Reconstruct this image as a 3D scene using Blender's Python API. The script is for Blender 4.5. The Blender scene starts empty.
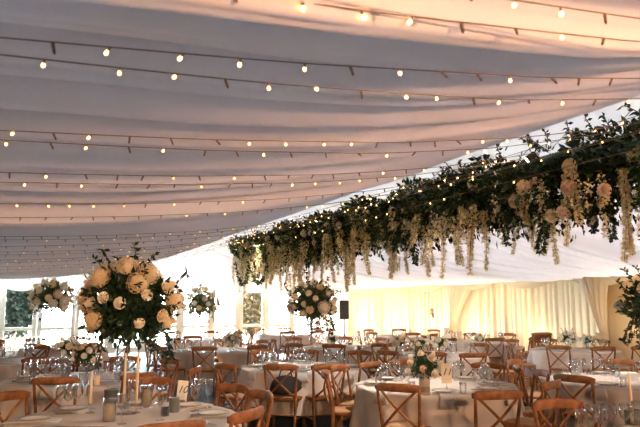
import bpy, bmesh, math, random
import numpy as np
from mathutils import Vector, Matrix
random.seed(7)
PI = math.pi
S = bpy.context.scene
C = S.collection
# ---------------------------------------------------------------- camera
YAW = math.radians(25.0); PITCH = math.radians(8.37); F = 622.0; H = 1.64
fw = Vector((math.sin(YAW), math.cos(YAW), 0)); rt = Vector((math.cos(YAW), -math.sin(YAW), 0))
def ray(px, py):
    a, b = px-320, 213.5-py
    return rt*a + fw*(F*math.cos(PITCH)-b*math.sin(PITCH)) + Vector((0, 0, F*math.sin(PITCH)+b*math.cos(PITCH)))
def on_z(px, py, z):
    r = ray(px, py); return Vector((0, 0, H)) + r*((z-H)/r.z)
def at(px, d, z=0.75):                      # point seen in column px, at horizontal depth d and height z
    ax = d*math.cos(PITCH)+(z-H)*math.sin(PITCH)
    p = rt*((px-320)/F*ax)+fw*d; return Vector((p.x, p.y, z))
def at_px(px, py, d):
    r = ray(px, py); t = d/(F*math.cos(PITCH)-(213.5-py)*math.sin(PITCH)); return Vector((0, 0, H))+r*t
def proj(p):
    v = p-Vector((0, 0, H)); f = v.dot(fw); r = v.dot(rt); u = v.z
    z = f*math.cos(PITCH)+u*math.sin(PITCH); y = -f*math.sin(PITCH)+u*math.cos(PITCH)
    return (320+F*r/z, 213.5-F*y/z, z)
cd = bpy.data.cameras.new('camera'); cam = bpy.data.objects.new('camera', cd); C.objects.link(cam)
cd.sensor_width = 36; cd.lens = F/640*36; cam.location = (0, 0, H)
cam.rotation_euler = (PI/2+PITCH, 0, -YAW); cd.clip_end = 300
cd.dof.use_dof = True; cd.dof.focus_distance = 7.5; cd.dof.aperture_fstop = 4.5
S.camera = cam
# ---------------------------------------------------------------- materials
def mat(name, col, rough=.6, metal=0, var=None, vscale=8, bump=0, bscale=40, trans=0, spec=.5, emit=None, estr=0, island=None, sheen=0, coords='Object'):
    m = bpy.data.materials.new(name); m.use_nodes = True; nt = m.node_tree; N = nt.nodes; L = nt.links
    p = N['Principled BSDF']; out = N['Material Output']
    p.inputs['Base Color'].default_value = (*col, 1); p.inputs['Roughness'].default_value = rough
    p.inputs['Metallic'].default_value = metal; p.inputs['Specular IOR Level'].default_value = spec
    src = None
    tc = N.new('ShaderNodeTexCoord')
    if var:
        nz = N.new('ShaderNodeTexNoise'); nz.inputs['Scale'].default_value = vscale; nz.inputs['Detail'].default_value = 4
        L.new(tc.outputs[coords], nz.inputs['Vector'])
        cr = N.new('ShaderNodeValToRGB'); cr.color_ramp.elements[0].position = .35; cr.color_ramp.elements[1].position = .65
        cr.color_ramp.elements[0].color = (*col, 1); cr.color_ramp.elements[1].color = (*var, 1)
        L.new(nz.outputs['Fac'], cr.inputs['Fac']); L.new(cr.outputs['Color'], p.inputs['Base Color']); src = cr.outputs['Color']
    if island:
        g = N.new('ShaderNodeNewGeometry'); cr = N.new('ShaderNodeValToRGB')
        els = cr.color_ramp.elements
        while len(els) < len(island): els.new(.5)
        for i, c in enumerate(island): els[i].position = i/(len(island)-1); els[i].color = (*c, 1)
        L.new(g.outputs['Random Per Island'], cr.inputs['Fac']); L.new(cr.outputs['Color'], p.inputs['Base Color']); src = cr.outputs['Color']
    if bump:
        nb = N.new('ShaderNodeTexNoise'); nb.inputs['Scale'].default_value = bscale; nb.inputs['Detail'].default_value = 3
        L.new(tc.outputs[coords], nb.inputs['Vector'])
        b = N.new('ShaderNodeBump'); b.inputs['Strength'].default_value = bump; b.inputs['Distance'].default_value = .01
        L.new(nb.outputs['Fac'], b.inputs['Height']); L.new(b.outputs['Normal'], p.inputs['Normal'])
    if emit: p.inputs['Emission Color'].default_value = (*emit, 1); p.inputs['Emission Strength'].default_value = estr
    if sheen: p.inputs['Sheen Weight'].default_value = sheen
    if trans:
        t = N.new('ShaderNodeBsdfTranslucent'); t.inputs['Color'].default_value = (*col, 1)
        if src: L.new(src, t.inputs['Color'])
        mx = N.new('ShaderNodeMixShader'); mx.inputs['Fac'].default_value = trans
        L.new(p.outputs['BSDF'], mx.inputs[1]); L.new(t.outputs['BSDF'], mx.inputs[2]); L.new(mx.outputs['Shader'], out.inputs['Surface'])
    return m
def glassmat(name, tint=(1, 1, 1), refl=.12, rough=.03):
    m = bpy.data.materials.new(name); m.use_nodes = True; nt = m.node_tree; N = nt.nodes; L = nt.links
    N.remove(N['Principled BSDF']); out = N['Material Output']
    t = N.new('ShaderNodeBsdfTransparent'); t.inputs['Color'].default_value = (*tint, 1)
    g = N.new('ShaderNodeBsdfGlossy'); g.inputs['Roughness'].default_value = rough
    lw = N.new('ShaderNodeLayerWeight'); lw.inputs['Blend'].default_value = .35
    mr = N.new('ShaderNodeMapRange'); mr.inputs['To Min'].default_value = refl; mr.inputs['To Max'].default_value = .9
    mx = N.new('ShaderNodeMixShader'); L.new(lw.outputs['Facing'], mr.inputs['Value']); L.new(mr.outputs['Result'], mx.inputs['Fac'])
    L.new(t.outputs['BSDF'], mx.inputs[1]); L.new(g.outputs['BSDF'], mx.inputs[2]); L.new(mx.outputs['Shader'], out.inputs['Surface'])
    return m
M = {}
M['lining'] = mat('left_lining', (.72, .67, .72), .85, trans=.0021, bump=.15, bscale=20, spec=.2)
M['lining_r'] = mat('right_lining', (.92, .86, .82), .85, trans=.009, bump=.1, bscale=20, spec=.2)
M['drape'] = mat('wall_drape', (.92, .78, .52), .85, trans=.002, spec=.2, bump=.1, bscale=30)
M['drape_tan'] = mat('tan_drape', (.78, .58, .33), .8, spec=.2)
M['swag'] = mat('swag_drape', (.90, .80, .62), .8, trans=.002, spec=.2)
M['gable'] = mat('gable_drape', (.93, .87, .84), .85, trans=.03, spec=.2)
M['carpet'] = mat('green_carpet', (.018, .024, .018), .95, var=(.03, .035, .026), vscale=30, bump=.5, bscale=200)
M['boards'] = mat('brown_boards', (.40, .20, .09), .45, var=(.28, .13, .055), vscale=3, bump=.1)
M['wood'] = mat('chair_wood', (.30, .125, .048), .5, var=(.16, .058, .022), vscale=14, spec=.25, bump=.1, bscale=30)
M['rush'] = mat('rush_seat', (.45, .27, .14), .8, var=(.33, .18, .08), vscale=60, bump=.6, bscale=120)
M['cloth'] = mat('linen_cloth', (.60, .54, .52), .9, var=(.56, .50, .48), vscale=3, bump=.15, bscale=150, spec=.2, sheen=.1)
M['cloth_top'] = M['cloth']
M['napkin'] = mat('grey_napkin', (.50, .49, .50), .9, bump=.3, bscale=60)
M['china'] = mat('white_china', (.85, .83, .80), .15)
M['rim'] = mat('dark_rim', (.10, .09, .09), .3)
M['steel'] = mat('cutlery_steel', (.75, .72, .68), .2, metal=1)
M['glass'] = glassmat('clear_glass', (.985, .985, .985), .03)
M['pane'] = glassmat('window_glass', (.97, .98, .98), .03)
M['smoke'] = glassmat('smoked_glass', (.42, .46, .44), .12)
M['candle'] = mat('cream_wax', (.93, .78, .50), .5, trans=.25)
M['taper'] = mat('ivory_wax', (.92, .80, .60), .5, trans=.2)
M['wick'] = mat('wick', (.03, .02, .02), .9)
M['pot'] = mat('grey_pot', (.50, .46, .44), .5, var=(.42, .39, .37), vscale=20)
M['zinc'] = mat('zinc_can', (.22, .24, .22), .35, metal=.6)
M['card'] = mat('white_card', (.88, .84, .74), .6)
M['ink'] = mat('ink', (.05, .05, .09), .6)
M['white'] = mat('white_frame', (.82, .78, .77), .4)
M['black'] = mat('black_plastic', (.008, .008, .009), .8, bump=.2)
M['leaf'] = mat('green_leaf', (.05, .1, .03), .5, trans=.18, island=[(.006, .022, .010), (.018, .05, .014), (.04, .085, .022), (.014, .04, .028), (.07, .12, .05)], spec=.3)
M['leaf_dark'] = mat('dark_leaf', (.03, .06, .02), .45, trans=.12, island=[(.004, .014, .010), (.010, .032, .014), (.022, .06, .020), (.008, .022, .020), (.035, .06, .03)], spec=.35)
M['leaf_sage'] = mat('sage_leaf', (.1, .14, .08), .6, trans=.25, island=[(.03, .055, .03), (.10, .14, .08), (.06, .10, .045), (.17, .20, .13), (.02, .04, .02)])
M['conifer'] = mat('conifer_leaf', (.01, .02, .008), .8, island=[(.0006, .0016, .001), (.0014, .0035, .0016), (.003, .006, .0025)], spec=.1)
M['leaf_pale'] = mat('pale_leaf', (.25, .32, .15), .6, trans=.3, island=[(.12, .17, .06), (.30, .33, .14), (.20, .26, .13), (.42, .42, .22)])
M['wisteria'] = mat('cream_wisteria', (.8, .7, .5), .6, trans=.5, island=[(.92, .74, .46), (.80, .62, .32), (.95, .86, .62), (.58, .50, .22), (.86, .70, .40)])
M['stem'] = mat('stem', (.07, .08, .03), .7)
M['bark'] = mat('bark', (.20, .11, .06), .9, var=(.10, .06, .035), vscale=10, bump=.5)
M['rose_cream'] = mat('cream_petal', (.88, .76, .56), .6, trans=.2)
M['rose_white'] = mat('white_petal', (.92, .88, .80), .6, trans=.2)
M['rose_peach'] = mat('peach_petal', (.82, .64, .48), .6, trans=.2)
M['hydrangea'] = mat('hydrangea_petal', (.9, .75, .5), .6, trans=.2, island=[(.70, .53, .32), (.80, .66, .46), (.56, .42, .24)])
M['cable'] = mat('brown_cable', (.20, .13, .09), .6)
M['bulb'] = mat('lit_bulb', (1, .8, .5), .4, emit=(1, .52, .14), estr=4)
M['bulb_off'] = mat('unlit_bulb', (.10, .075, .07), .3)
M['grass'] = mat('outside_lawn', (.45, .48, .38), .9, var=(.38, .42, .30), vscale=2)
M['fence'] = mat('fence_boards', (.045, .022, .012), .8, var=(.028, .013, .008), vscale=6)
M['trunk_leaf'] = mat('autumn_leaf', (.03, .02, .008), .8, spec=.1, island=[(.045, .024, .008), (.012, .014, .006), (.06, .035, .016), (.008, .010, .005)])
M['lens'] = mat('added_lamp_lens', (1, .9, .7), .3, emit=(1, .72, .38), estr=8)  # glow of the added uplighters, spots and wash lamps
M['box'] = mat('white_box', (.85, .86, .88), .6)
M['fabric_dark'] = mat('black_coat', (.02, .02, .025), .9, bump=.3)
# ---------------------------------------------------------------- object helpers
def link(o, parent=None):
    C.objects.link(o)
    if parent is not None: o.parent = parent
    return o
def mesh_from(name, V, Fc, mats, smooth=True, fm=None):
    me = bpy.data.meshes.new(name); me.from_pydata([tuple(v) for v in V], [], Fc)
    for m in (mats if isinstance(mats, (list, tuple)) else [mats]): me.materials.append(m)
    if fm: me.polygons.foreach_set('material_index', fm)
    if smooth: me.polygons.foreach_set('use_smooth', [True]*len(me.polygons))
    me.update(); return me
class MB:
    def __init__(s): s.v = []; s.f = []; s.m = []
    def add(s, V, Fc, mi=0):
        n = len(s.v); s.v += [tuple(v) for v in V]; s.f += [tuple(i+n for i in f) for f in Fc]; s.m += [mi]*len(Fc)
    def box(s, c, d, mi=0, rot=None, bev=0):
        x, y, z = d[0]/2, d[1]/2, d[2]/2
        if bev:
            b = bev; P = []; 
            for zz, k in ((-z, b), (-z+b, 0), (z-b, 0), (z, b)):
                X, Y = x-k, y-k
                P += [(-X+b, -Y, zz), (X-b, -Y, zz), (X, -Y+b, zz), (X, Y-b, zz), (X-b, Y, zz), (-X+b, Y, zz), (-X, Y-b, zz), (-X, -Y+b, zz)]
            Fc = [tuple(range(7, -1, -1)), tuple(range(24, 32))]
            for r in range(3):
                for i in range(8): Fc.append((r*8+i, r*8+(i+1) % 8, r*8+8+(i+1) % 8, r*8+8+i))
        else:
            P = [(a*x, b_*y, c_*z) for c_ in (-1, 1) for a, b_ in ((-1, -1), (1, -1), (1, 1), (-1, 1))]
            Fc = [(3, 2, 1, 0), (4, 5, 6, 7), (0, 1, 5, 4), (1, 2, 6, 5), (2, 3, 7, 6), (3, 0, 4, 7)]
        P = [Vector(p) for p in P]
        if rot is not None: P = [rot @ p for p in P]
        s.add([p+Vector(c) for p in P], Fc, mi)
    def sweep(s, pts, rx, ry=None, n=8, up=(0, 0, 1), mi=0, sq=False):
        # swept rounded section; rx sideways, ry along the 'up' hint; both may be lists
        pts = [Vector(p) for p in pts]; k = len(pts)
        RX = rx if isinstance(rx, (list, tuple)) else [rx]*k; ry = rx if ry is None else ry
        RY = ry if isinstance(ry, (list, tuple)) else [ry]*k
        V = []; up = Vector(up)
        for i, p in enumerate(pts):
            t = (pts[min(i+1, k-1)]-pts[max(i-1, 0)]).normalized()
            a = t.cross(up)
            if a.length < 1e-3: a = t.cross(Vector((0, 1, 0)))
            a.normalize(); b = a.cross(t).normalized()
            for j in range(n):
                th = 2*PI*j/n; c_, s_ = math.cos(th), math.sin(th)
                if sq:
                    e = .5; c_ = math.copysign(abs(c_)**e, c_); s_ = math.copysign(abs(s_)**e, s_)
                V.append(p+a*(RX[i]*c_)+b*(RY[i]*s_))
        Fc = [(i*n+j, i*n+(j+1) % n, (i+1)*n+(j+1) % n, (i+1)*n+j) for i in range(k-1) for j in range(n)]
        Fc += [tuple(range(n-1, -1, -1)), tuple((k-1)*n+j for j in range(n))]
        s.add(V, Fc, mi)
    def lathe(s, prof, c=(0, 0, 0), n=16, mi=0, cap=True):
        V = []; k = len(prof)
        for r, z in prof:
            for j in range(n): th = 2*PI*j/n; V.append((c[0]+r*math.cos(th), c[1]+r*math.sin(th), c[2]+z))
        Fc = [(i*n+j, i*n+(j+1) % n, (i+1)*n+(j+1) % n, (i+1)*n+j) for i in range(k-1) for j in range(n)]
        if cap: Fc += [tuple(range(n-1, -1, -1)), tuple((k-1)*n+j for j in range(n))]
        s.add(V, Fc, mi)
    def mesh(s, name, mats, smooth=True): return mesh_from(name, s.v, s.f, mats, smooth, s.m)
    def obj(s, name, mats, parent=None, smooth=True): return link(bpy.data.objects.new(name, s.mesh(name, mats, smooth)), parent)
def tag(o, label=None, cat=None, group=None, kind=None):
    if label: o['label'] = label
    if cat: o['category'] = cat
    if group: o['group'] = group
    if kind: o['kind'] = kind
    return o
def empty(name, loc, rz=0, **k):
    o = bpy.data.objects.new(name, None); link(o); o.location = loc; o.rotation_euler = (0, 0, rz); o.empty_display_size = .1
    return tag(o, **k) if k else o
def inst(name, me, parent=None, loc=(0, 0, 0), rot=(0, 0, 0), sc=1):
    o = bpy.data.objects.new(name, me); link(o, parent); o.location = loc; o.rotation_euler = rot
    o.scale = (sc, sc, sc) if not isinstance(sc, (tuple, list)) else sc
    return o
def copy_tree(src, loc, rz, label=None, group=None, first=[]):
    r = src.copy(); C.objects.link(r); r.location = loc; r.rotation_euler = (0, 0, rz)
    if label: r['label'] = label
    if group: r['group'] = group
    for ch in src.children:
        c = ch.copy(); C.objects.link(c); c.parent = r
        for g in ch.children:
            d = g.copy(); C.objects.link(d); d.parent = c
    return r
# ---------------------------------------------------------------- the marquee shell
XL, XR, YB, YF = -3.0, 12.0, -2.5, 23.0
RX, RZ = 4.5, 3.36
def interp(tab, x):
    if x <= tab[0][0]: return tab[0][1]
    for (a, b), (c, d) in zip(tab, tab[1:]):
        if x <= c:
            t = (x-a)/(c-a); return b+(d-b)*t
    return tab[-1][1]
LT = [(-3, 2.62), (-1.5, 2.66), (-.1, 2.74), (.8, 2.80), (2, 2.91), (3, 3.05), (3.7, 3.19), (4.5, 3.36)]
RT = [(4.5, 3.36), (5.3, 3.14), (6.5, 2.86), (8, 2.63), (9.5, 2.46), (11, 2.34), (12, 2.27)]
def pleat_table(y0, y1, period, seed, jit=.35):
    rnd = random.Random(seed); ys = [y0]; 
    while ys[-1] < y1: ys.append(ys[-1]+period*(1-jit+2*jit*rnd.random()))
    return ys, [rnd.uniform(.35, 1) for _ in ys], [rnd.uniform(.12, .30) for _ in ys]
import bisect
def pleat(y, tab):                                # hanging fold with a soft belly and a tight gathered crease
    ys, am, sk = tab; i = max(0, min(len(ys)-2, bisect.bisect_right(ys, y)-1))
    t = (y-ys[i])/(ys[i+1]-ys[i]); k = sk[i]
    u = .5*t/k if t < k else .5+.5*(t-k)/(1-k)
    return am[i]*max(0, math.sin(PI*max(0, min(1, u))))**.62*(ys[i+1]-ys[i])
PT = pleat_table(YB, YF, .55, 11); PT2 = pleat_table(YB, YF, .19, 12); PT3 = pleat_table(YB, YF, .075, 15); PR = pleat_table(YB, YF, .34, 13); PR2 = pleat_table(YB, YF, .12, 14)
def zl(x, y):
    t = (x-XL)/(RX-XL); s = max(0, math.sin(PI*min(1, max(0, t))))**.6*(.55+.45*(1-t)) if 0 < t < 1 else 0
    yy = y+.10*math.sin(x*1.3+y*.7)*s
    return interp(LT, x)+.12*s-(.85*pleat(yy, PT)+.45*pleat(yy, PT2)+.3*pleat(yy, PT3))*s
def zr(x, y):
    t = (x-RX)/(XR-RX); s = max(0, math.sin(PI*min(1, max(0, t))))**.6
    yy = y-.5*t*t+.12*math.sin(x*.9+y)*s
    return interp(RT, x)+.05*s-(.75*pleat(yy, PR)+.25*pleat(yy, PR2))*s
def grid(name, fx, us, vs, m, parent=None):
    V = [fx(u, v) for v in vs for u in us]; n = len(us)
    Fc = [(j*n+i, j*n+i+1, (j+1)*n+i+1, (j+1)*n+i) for j in range(len(vs)-1) for i in range(n-1)]
    return link(bpy.data.objects.new(name, mesh_from(name, V, Fc, m)), parent)
def lin(a, b, n): return [a+(b-a)*i/(n-1) for i in range(n)]
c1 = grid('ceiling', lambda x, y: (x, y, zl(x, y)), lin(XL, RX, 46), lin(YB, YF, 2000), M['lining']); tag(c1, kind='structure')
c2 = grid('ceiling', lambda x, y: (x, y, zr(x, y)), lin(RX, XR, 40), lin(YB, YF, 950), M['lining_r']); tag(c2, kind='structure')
# floor
mb = MB(); mb.box(((XL+5.6)/2, (YB+YF)/2, -.05), (5.6-XL, YF-YB, .1)); tag(mb.obj('floor', M['carpet']), kind='structure')
mb = MB()
y = YB; x = 5.6
for k in range(32):
    mb.box((x+.1, (YB+YF)/2, -.051), (.195, YF-YB, .1)); x += .2
tag(mb.obj('floor', M['boards'], smooth=False), kind='structure')
# side walls with gathered drapes
def drape_x(X, side, y0, y1, z0, z1, m, name, amp=.05, per=.16, seed=3, step=.03, flip=1):
    tab = pleat_table(y0, y1, per, seed); n = int((y1-y0)/step)
    def f(v, u):
        z = z0+(z1-z0)*u; k = .4+.6*max(0, 1-u)**.5
        return (X-side*(amp*k*(pleat(v, tab)/per*1.0)), v, z)
    o = grid(name, f, lin(y0, y1, n), lin(0, 1, 7), m); tag(o, kind='structure'); return o
drape_x(XR, 1, 10.2, YF, 0, 2.31, M['drape'], 'wall_right', amp=.09, per=.2)
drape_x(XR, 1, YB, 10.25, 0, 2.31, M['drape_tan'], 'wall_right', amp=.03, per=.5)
drape_x(XL, -1, YB, YF, 0, 2.66, M['drape'], 'wall_left', amp=.07, per=.3)
o = grid('wall_back', lambda x, z: (x, YB+.04*math.sin(x*17)+.02*math.sin(x*41), z), lin(XL, XR, 200), lin(0, 3.4, 4), M['drape']); tag(o, kind='structure')
# gable drape above the windows: scalloped lower edge up to the roof line
def gz(x): return (interp(LT, x) if x < RX else interp(RT, x))+.06
SC = [-3, -.75, .35, 1.55, 2.65, 3.8, 5.1, 6.27, 7.33, 8.43, 9.5, 10.4, 11.2, 12]
def scal(x):
    i = max(0, min(len(SC)-2, bisect.bisect_right(SC, x)-1)); t = (x-SC[i])/(SC[i+1]-SC[i]); return math.sin(PI*t)
def gab(x, u):
    zb = 2.20-.11*scal(x); z = zb+(gz(x)-zb)*u
    return (x, YF-.10-.07*(1-u)*(.5+.5*scal(x))-.02*math.sin(x*37+3*math.sin(x*5))*(.3+u), z)
o = grid('wall_front', gab, lin(XL, XR, 420), lin(0, 1, 14), M['gable']); tag(o, kind='structure')
o = grid('wall_front', lambda x, z: (x, YF-.06-.035*math.sin(x*34+2*math.sin(x*7)), z), lin(10.42, 12, 70), lin(0, 2.2, 4), M['gable']); tag(o, kind='structure')
# valance swags along the right wall
VS = lin(YB, YF, 12)
def val(y, u):
    i = max(0, min(len(VS)-2, bisect.bisect_right(VS, y)-1)); t = (y-VS[i])/(VS[i+1]-VS[i]); s = math.sin(PI*t)
    return (XR-.14-.09*math.sin(PI*u)*s-.015*math.sin(u*25+s*4), y, 2.37-(.08+.22*s)*u)
o = grid('trim_1', val, lin(YB, YF, 300), lin(0, 1, 12), M['swag']); tag(o, kind='structure')
# windows
PANES = [(-2.75, -.95), (-.63, .20), (.49, 1.40), (1.66, 2.50), (2.78, 3.65), (3.95, 4.95), (5.24, 6.14), (6.40, 7.17), (7.49, 8.27), (8.56, 9.38), (9.62, 10.3)]
mids = [XL]+[(a[1]+b[0])/2 for a, b in zip(PANES, PANES[1:])]+[10.45]
for i, (a, b) in enumerate(PANES):
    x0, x1 = mids[i]+.003, mids[i+1]-.003
    r = empty('window_%d' % (i+1), ((x0+x1)/2, YF+.05, 0)); tag(r, kind='structure')
    mb = MB(); cx = (x0+x1)/2
    mb.box(((x0+a)/2-cx, 0, 1.15), (a-x0, .09, 2.3)); mb.box(((x1+b)/2-cx, 0, 1.15), (x1-b, .09, 2.3))
    mb.box(((a+b)/2-cx, 0, .09), (b-a, .07, .18)); mb.box(((a+b)/2-cx, 0, .86), (b-a, .07, .10)); mb.box(((a+b)/2-cx, 0, 2.24), (b-a, .07, .12))
    fr = mb.obj('window_frame', M['white'], r, smooth=False)
    if i in (6, 8, 3):
        mb = MB(); hx = b-cx+.03; mb.box((hx, -.06, 1.05), (.025, .03, .14), bev=.005); mb.box((hx-.04, -.085, 1.08), (.1, .018, .018)); mb.obj('window_handle', M['steel'], r)
    mb = MB(); mb.box(((a+b)/2-cx, 0, 1.18), (b-a, .008, 2.1)); mb.obj('pane', M['pane'], r, smooth=False)
mb = MB(); mb.box((0, YF+.05, 2.6), (.001, .001, .001))
# tied-back drape columns against the right wall
def tieback(y0, label, lean=.0, wtop=.85):
    n = 60
    def f(u, v):
        z = 2.3*(1-v); w = .10+(wtop-.1)*max(0, (z-1.0)/1.3)**1.6 if z > 1 else .10+.10*(1-z)
        y = y0+(u-.5)*2*w+lean*max(0, (z-1)/1.3)
        bulge = math.sin(PI*u)*(.10+.10*(z > 1)*min(1, (z-1)*2) if z > .98 else .10)
        return (XR-.12-bulge-.018*math.sin(u*46), y, z)
    o = grid('tied_curtain', f, lin(0, 1, n), lin(0, 1, 40), M['swag'])
    tag(o, label, 'curtain'); 
    mb = MB(); mb.sweep([(XR-.20+.11*math.cos(t)*-1, y0+.13*math.sin(t), 1.0+.03*math.cos(t)) for t in lin(0, 2*PI, 20)], .012, n=6); mb.obj('tie_cord', M['rose_cream'], o)
    return o
tieback(15.75, 'cream curtain gathered and tied to a narrow waist against the pleated right wall', -.25)
tieback(10.25, 'cream curtain gathered where the pleated wall meets the plain tan panel', .25, .5)
# ---------------------------------------------------------------- outside
mb = MB(); mb.box((5, 48, -.12), (90, 49.6, .1)); tag(mb.obj('ground', M['grass']), kind='structure')
rnd = random.Random(5)
def leaf_geo(V, Fc, p, d, nrm, L, W):
    d = d.normalized(); s = d.cross(nrm)
    if s.length < 1e-4: s = Vector((1, 0, 0))
    s.normalize(); n = s.cross(d); b = len(V)
    V += [p, p+d*L*.45+s*W*.5+n*W*.12, p+d*L-n*L*.1, p+d*L*.45-s*W*.5+n*W*.12, p+d*L*.5-n*W*.08]
    Fc += [(b, b+1, b+4), (b+1, b+2, b+4), (b+4, b+2, b+3), (b, b+4, b+3)]
def rvec(r):
    while 1:
        v = Vector((r.uniform(-1, 1), r.uniform(-1, 1), r.uniform(-1, 1)))
        if .05 < v.length < 1: return v.normalized()
def blob(name, m, n, size, L, W, seed, parent=None, shell=.55, skew=(0, 0, 0), down=0):
    r = random.Random(seed); V = []; Fc = []
    for _ in range(n):
        v = rvec(r); k = r.uniform(shell, 1.0)*(1+.18*math.sin(v.x*6+seed)*math.cos(v.z*5+v.y*4))
        p = Vector((v.x*size[0]*k, v.y*size[1]*k, v.z*size[2]*k))
        d = (v*1.0+rvec(r)*.8+Vector((0, 0, -down))).normalized(); q = r.uniform(.7, 1.3)
        leaf_geo(V, Fc, p, d, rvec(r), L*q, W*q)
    return link(bpy.data.objects.new(name, mesh_from(name, V, Fc, m, smooth=False)), parent)
def tree(x, y, h, w, m, label, seed, zc=1.4):
    t = empty('garden_tree', (x, y, -.07), label=label, cat='tree')
    mb = MB(); mb.sweep([(0, 0, 0), (.05, 0, h*.3), (-.03, .04, h*.6), (.04, 0, h*.9)], [.12, .09, .07, .03], n=8)
    for a, z in ((.6, .5), (2.5, .45), (4.2, .6)): mb.sweep([(0, 0, h*z), (math.cos(a)*w*.4, math.sin(a)*w*.3, h*z+.4)], [.04, .015], n=6)
    mb.obj('trunk', M['bark'], t)
    b = blob('foliage', m, 4200, (w, .6, h*.42), .17, .11, seed, t, shell=.2); b.location = (0, 0, zc)
tree(-.35, 26.2, 2.7, .66, M['conifer'], 'dark green garden tree outside the leftmost window', 31, 1.75)
tree(9.05, 26.6, 2.6, .55, M['trunk_leaf'], 'brown leaved tree outside the tall window pane nearest centre', 32, 1.55)
t = empty('board_fence', (-.45, 27.4, 0), label='brown board fence standing behind the dark tree outside', cat='fence')
for k in range(8):
    mb = MB(); mb.box((-.65+k*.19, 0, .85), (.17, .03, 1.9+.05*(k % 3)), bev=.006); mb.obj('board', M['fence'], t, smooth=False)
for z in (.5, 1.4): mb = MB(); mb.box((0, .04, z), (1.6, .05, .08)); mb.obj('rail', M['fence'], t, smooth=False)
hd = blob('low_hedge', M['leaf'], 5000, (14, .5, .22), .12, .08, 33, None, shell=.1); hd.location = (5, 40, .22); tag(hd, 'low dark hedge running across the lawn outside the windows', 'hedge')
# ---------------------------------------------------------------- crossback chair
def make_chair():
    t = empty('crossback_chair', (0, 0, 0), label='x', cat='chair', group='wooden crossback chairs at the round tables')
    # rear legs rise into splayed back posts
    def post(s): return [(s*.175, -.235, 0), (s*.18, -.20, .22), (s*.185, -.19, .45), (s*.195, -.215, .62), (s*.205, -.245, .76), (s*.212, -.262, .855)]
    for s in (-1, 1):
        mb = MB(); mb.sweep(post(s), [.015, .018, .019, .017, .016, .015], [.015, .019, .021, .018, .016, .014], n=8, up=(0, 1, 0)); mb.obj('leg', M['wood'], t)
        mb = MB(); mb.sweep([(s*.215, .205, 0), (s*.205, .195, .22), (s*.19, .185, .44)], [.013, .016, .019], n=8, up=(0, 1, 0)); mb.obj('leg', M['wood'], t)
    # crest rail, bowed backwards with rounded ends
    n = 13; P = []
    for i in range(n):
        u = -1+2*i/(n-1); P.append((u*.235, -.262-.072*(1-u*u)+.02, .865-.012*u*u))
    mb = MB(); mb.sweep(P, [.011]+[.016]*(n-2)+[.011], [.022]+[.035]+[.040]*(n-4)+[.035, .022], n=10, sq=True); mb.obj('crest_rail', M['wood'], t)
    for s in (-1, 1):
        pts = []
        for i in range(10):
            u = i/9; x = s*(-.19+.36*u); z = .845-.36*u; yy = -.258-.055*math.sin(PI*u)+(.058*u)
            pts.append((x, yy+s*.006, z))
        mb = MB(); mb.sweep(pts, .0135, .010, n=6, up=(0, 1, 0)); mb.obj('cross_bar', M['wood'], t)
    # seat: curved front, drop in rush pad and frame
    out = [(-.185, -.20), (.185, -.20), (.215, .0), (.225, .13), (.205, .205), (.12, .235), (-.12, .235), (-.205, .205), (-.225, .13), (-.215, .0)]
    k = len(out); V = [(x*a, y*a, z) for a, z in ((.97, .435), (1, .442), (1, .462), (.97, .470), (.82, .472)) for x, y in out]
    Fc = [(i*k+j, i*k+(j+1) % k, (i+1)*k+(j+1) % k, (i+1)*k+j) for i in range(4) for j in range(k)]+[tuple(range(k-1, -1, -1))]
    mb = MB(); mb.add(V, Fc); mb.obj('seat_frame', M['wood'], t)
    V = [(x*a, y*a, z) for a, z in ((.84, .470), (.78, .481), (.5, .484)) for x, y in out]
    mb = MB(); mb.add(V, [(i*k+j, i*k+(j+1) % k, (i+1)*k+(j+1) % k, (i+1)*k+j) for i in range(2) for j in range(k)]+[tuple(range(2*k, 3*k))]); mb.obj('seat', M['rush'], t)
    for y0, z0 in ((.19, .30), (-.205, .26)):
        mb = MB(); w = .2 if y0 > 0 else .178; mb.sweep([(-w, y0, z0), (w, y0, z0)], .009, n=6); mb.obj('stretcher', M['wood'], t)
    for s in (-1, 1):
        mb = MB(); mb.sweep([(s*.18, -.20, .21), (s*.205, .195, .21)], .009, n=6); mb.obj('stretcher', M['wood'], t)
        # bentwood brace arcs under the seat
        pts = [(s*(.185+.02*u), -.19+.38*u, .22+.21*math.sin(PI*u)**.6) for u in lin(0, 1, 9)]
        mb = MB(); mb.sweep(pts, .007, n=5); mb.obj('brace', M['wood'], t)
    return t
chair0 = make_chair(); used = []
DIR = ['right', 'far-right', 'far', 'far-left', 'left', 'near-left', 'near', 'near-right']
# tables: key -> (px, depth, radius, phrase)
TB = {
 'T1': (122, 5.12, .88, 'left foreground table numbered 10'),
 'T8': (703, 3.9, .88, 'bottom right corner table'),
 'T2': (76, 7.85, .85, 'table with posies behind table 10'),
 'T6': (437, 7.25, .88, 'right table with the grey pot'),
 'T7': (631, 7.65, .88, 'large table at the right edge'),
 'T4': (303, 9.3, .88, 'centre table under tall cream roses'),
 'T18': (-12, 10.3, .85, 'table at the left edge'),
 'T5': (214, 12.7, .85, 'table left of the centre table'),
 'T9': (577, 12.8, .85, 'back right table by tan wall'),
 'T10': (440, 11.5, .85, 'table with three posies in a row'),
 'T13': (62, 13.6, .85, 'table under the far left bouquet'),
 'T11': (340, 13.6, .85, 'table straight behind the centre table'),
 'T12': (480, 15.8, .85, 'table beside the tied cream curtain'),
 'T14': (200, 17.0, .85, 'window table under pale green bouquet'),
 'T16': (405, 18.6, .85, 'rear table near the far corner'),
 'T17': (285, 19.6, .85, 'rearmost table by the windows'),
}
TC = {k: at(v[0], v[1], 0) for k, v in TB.items()}
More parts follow.
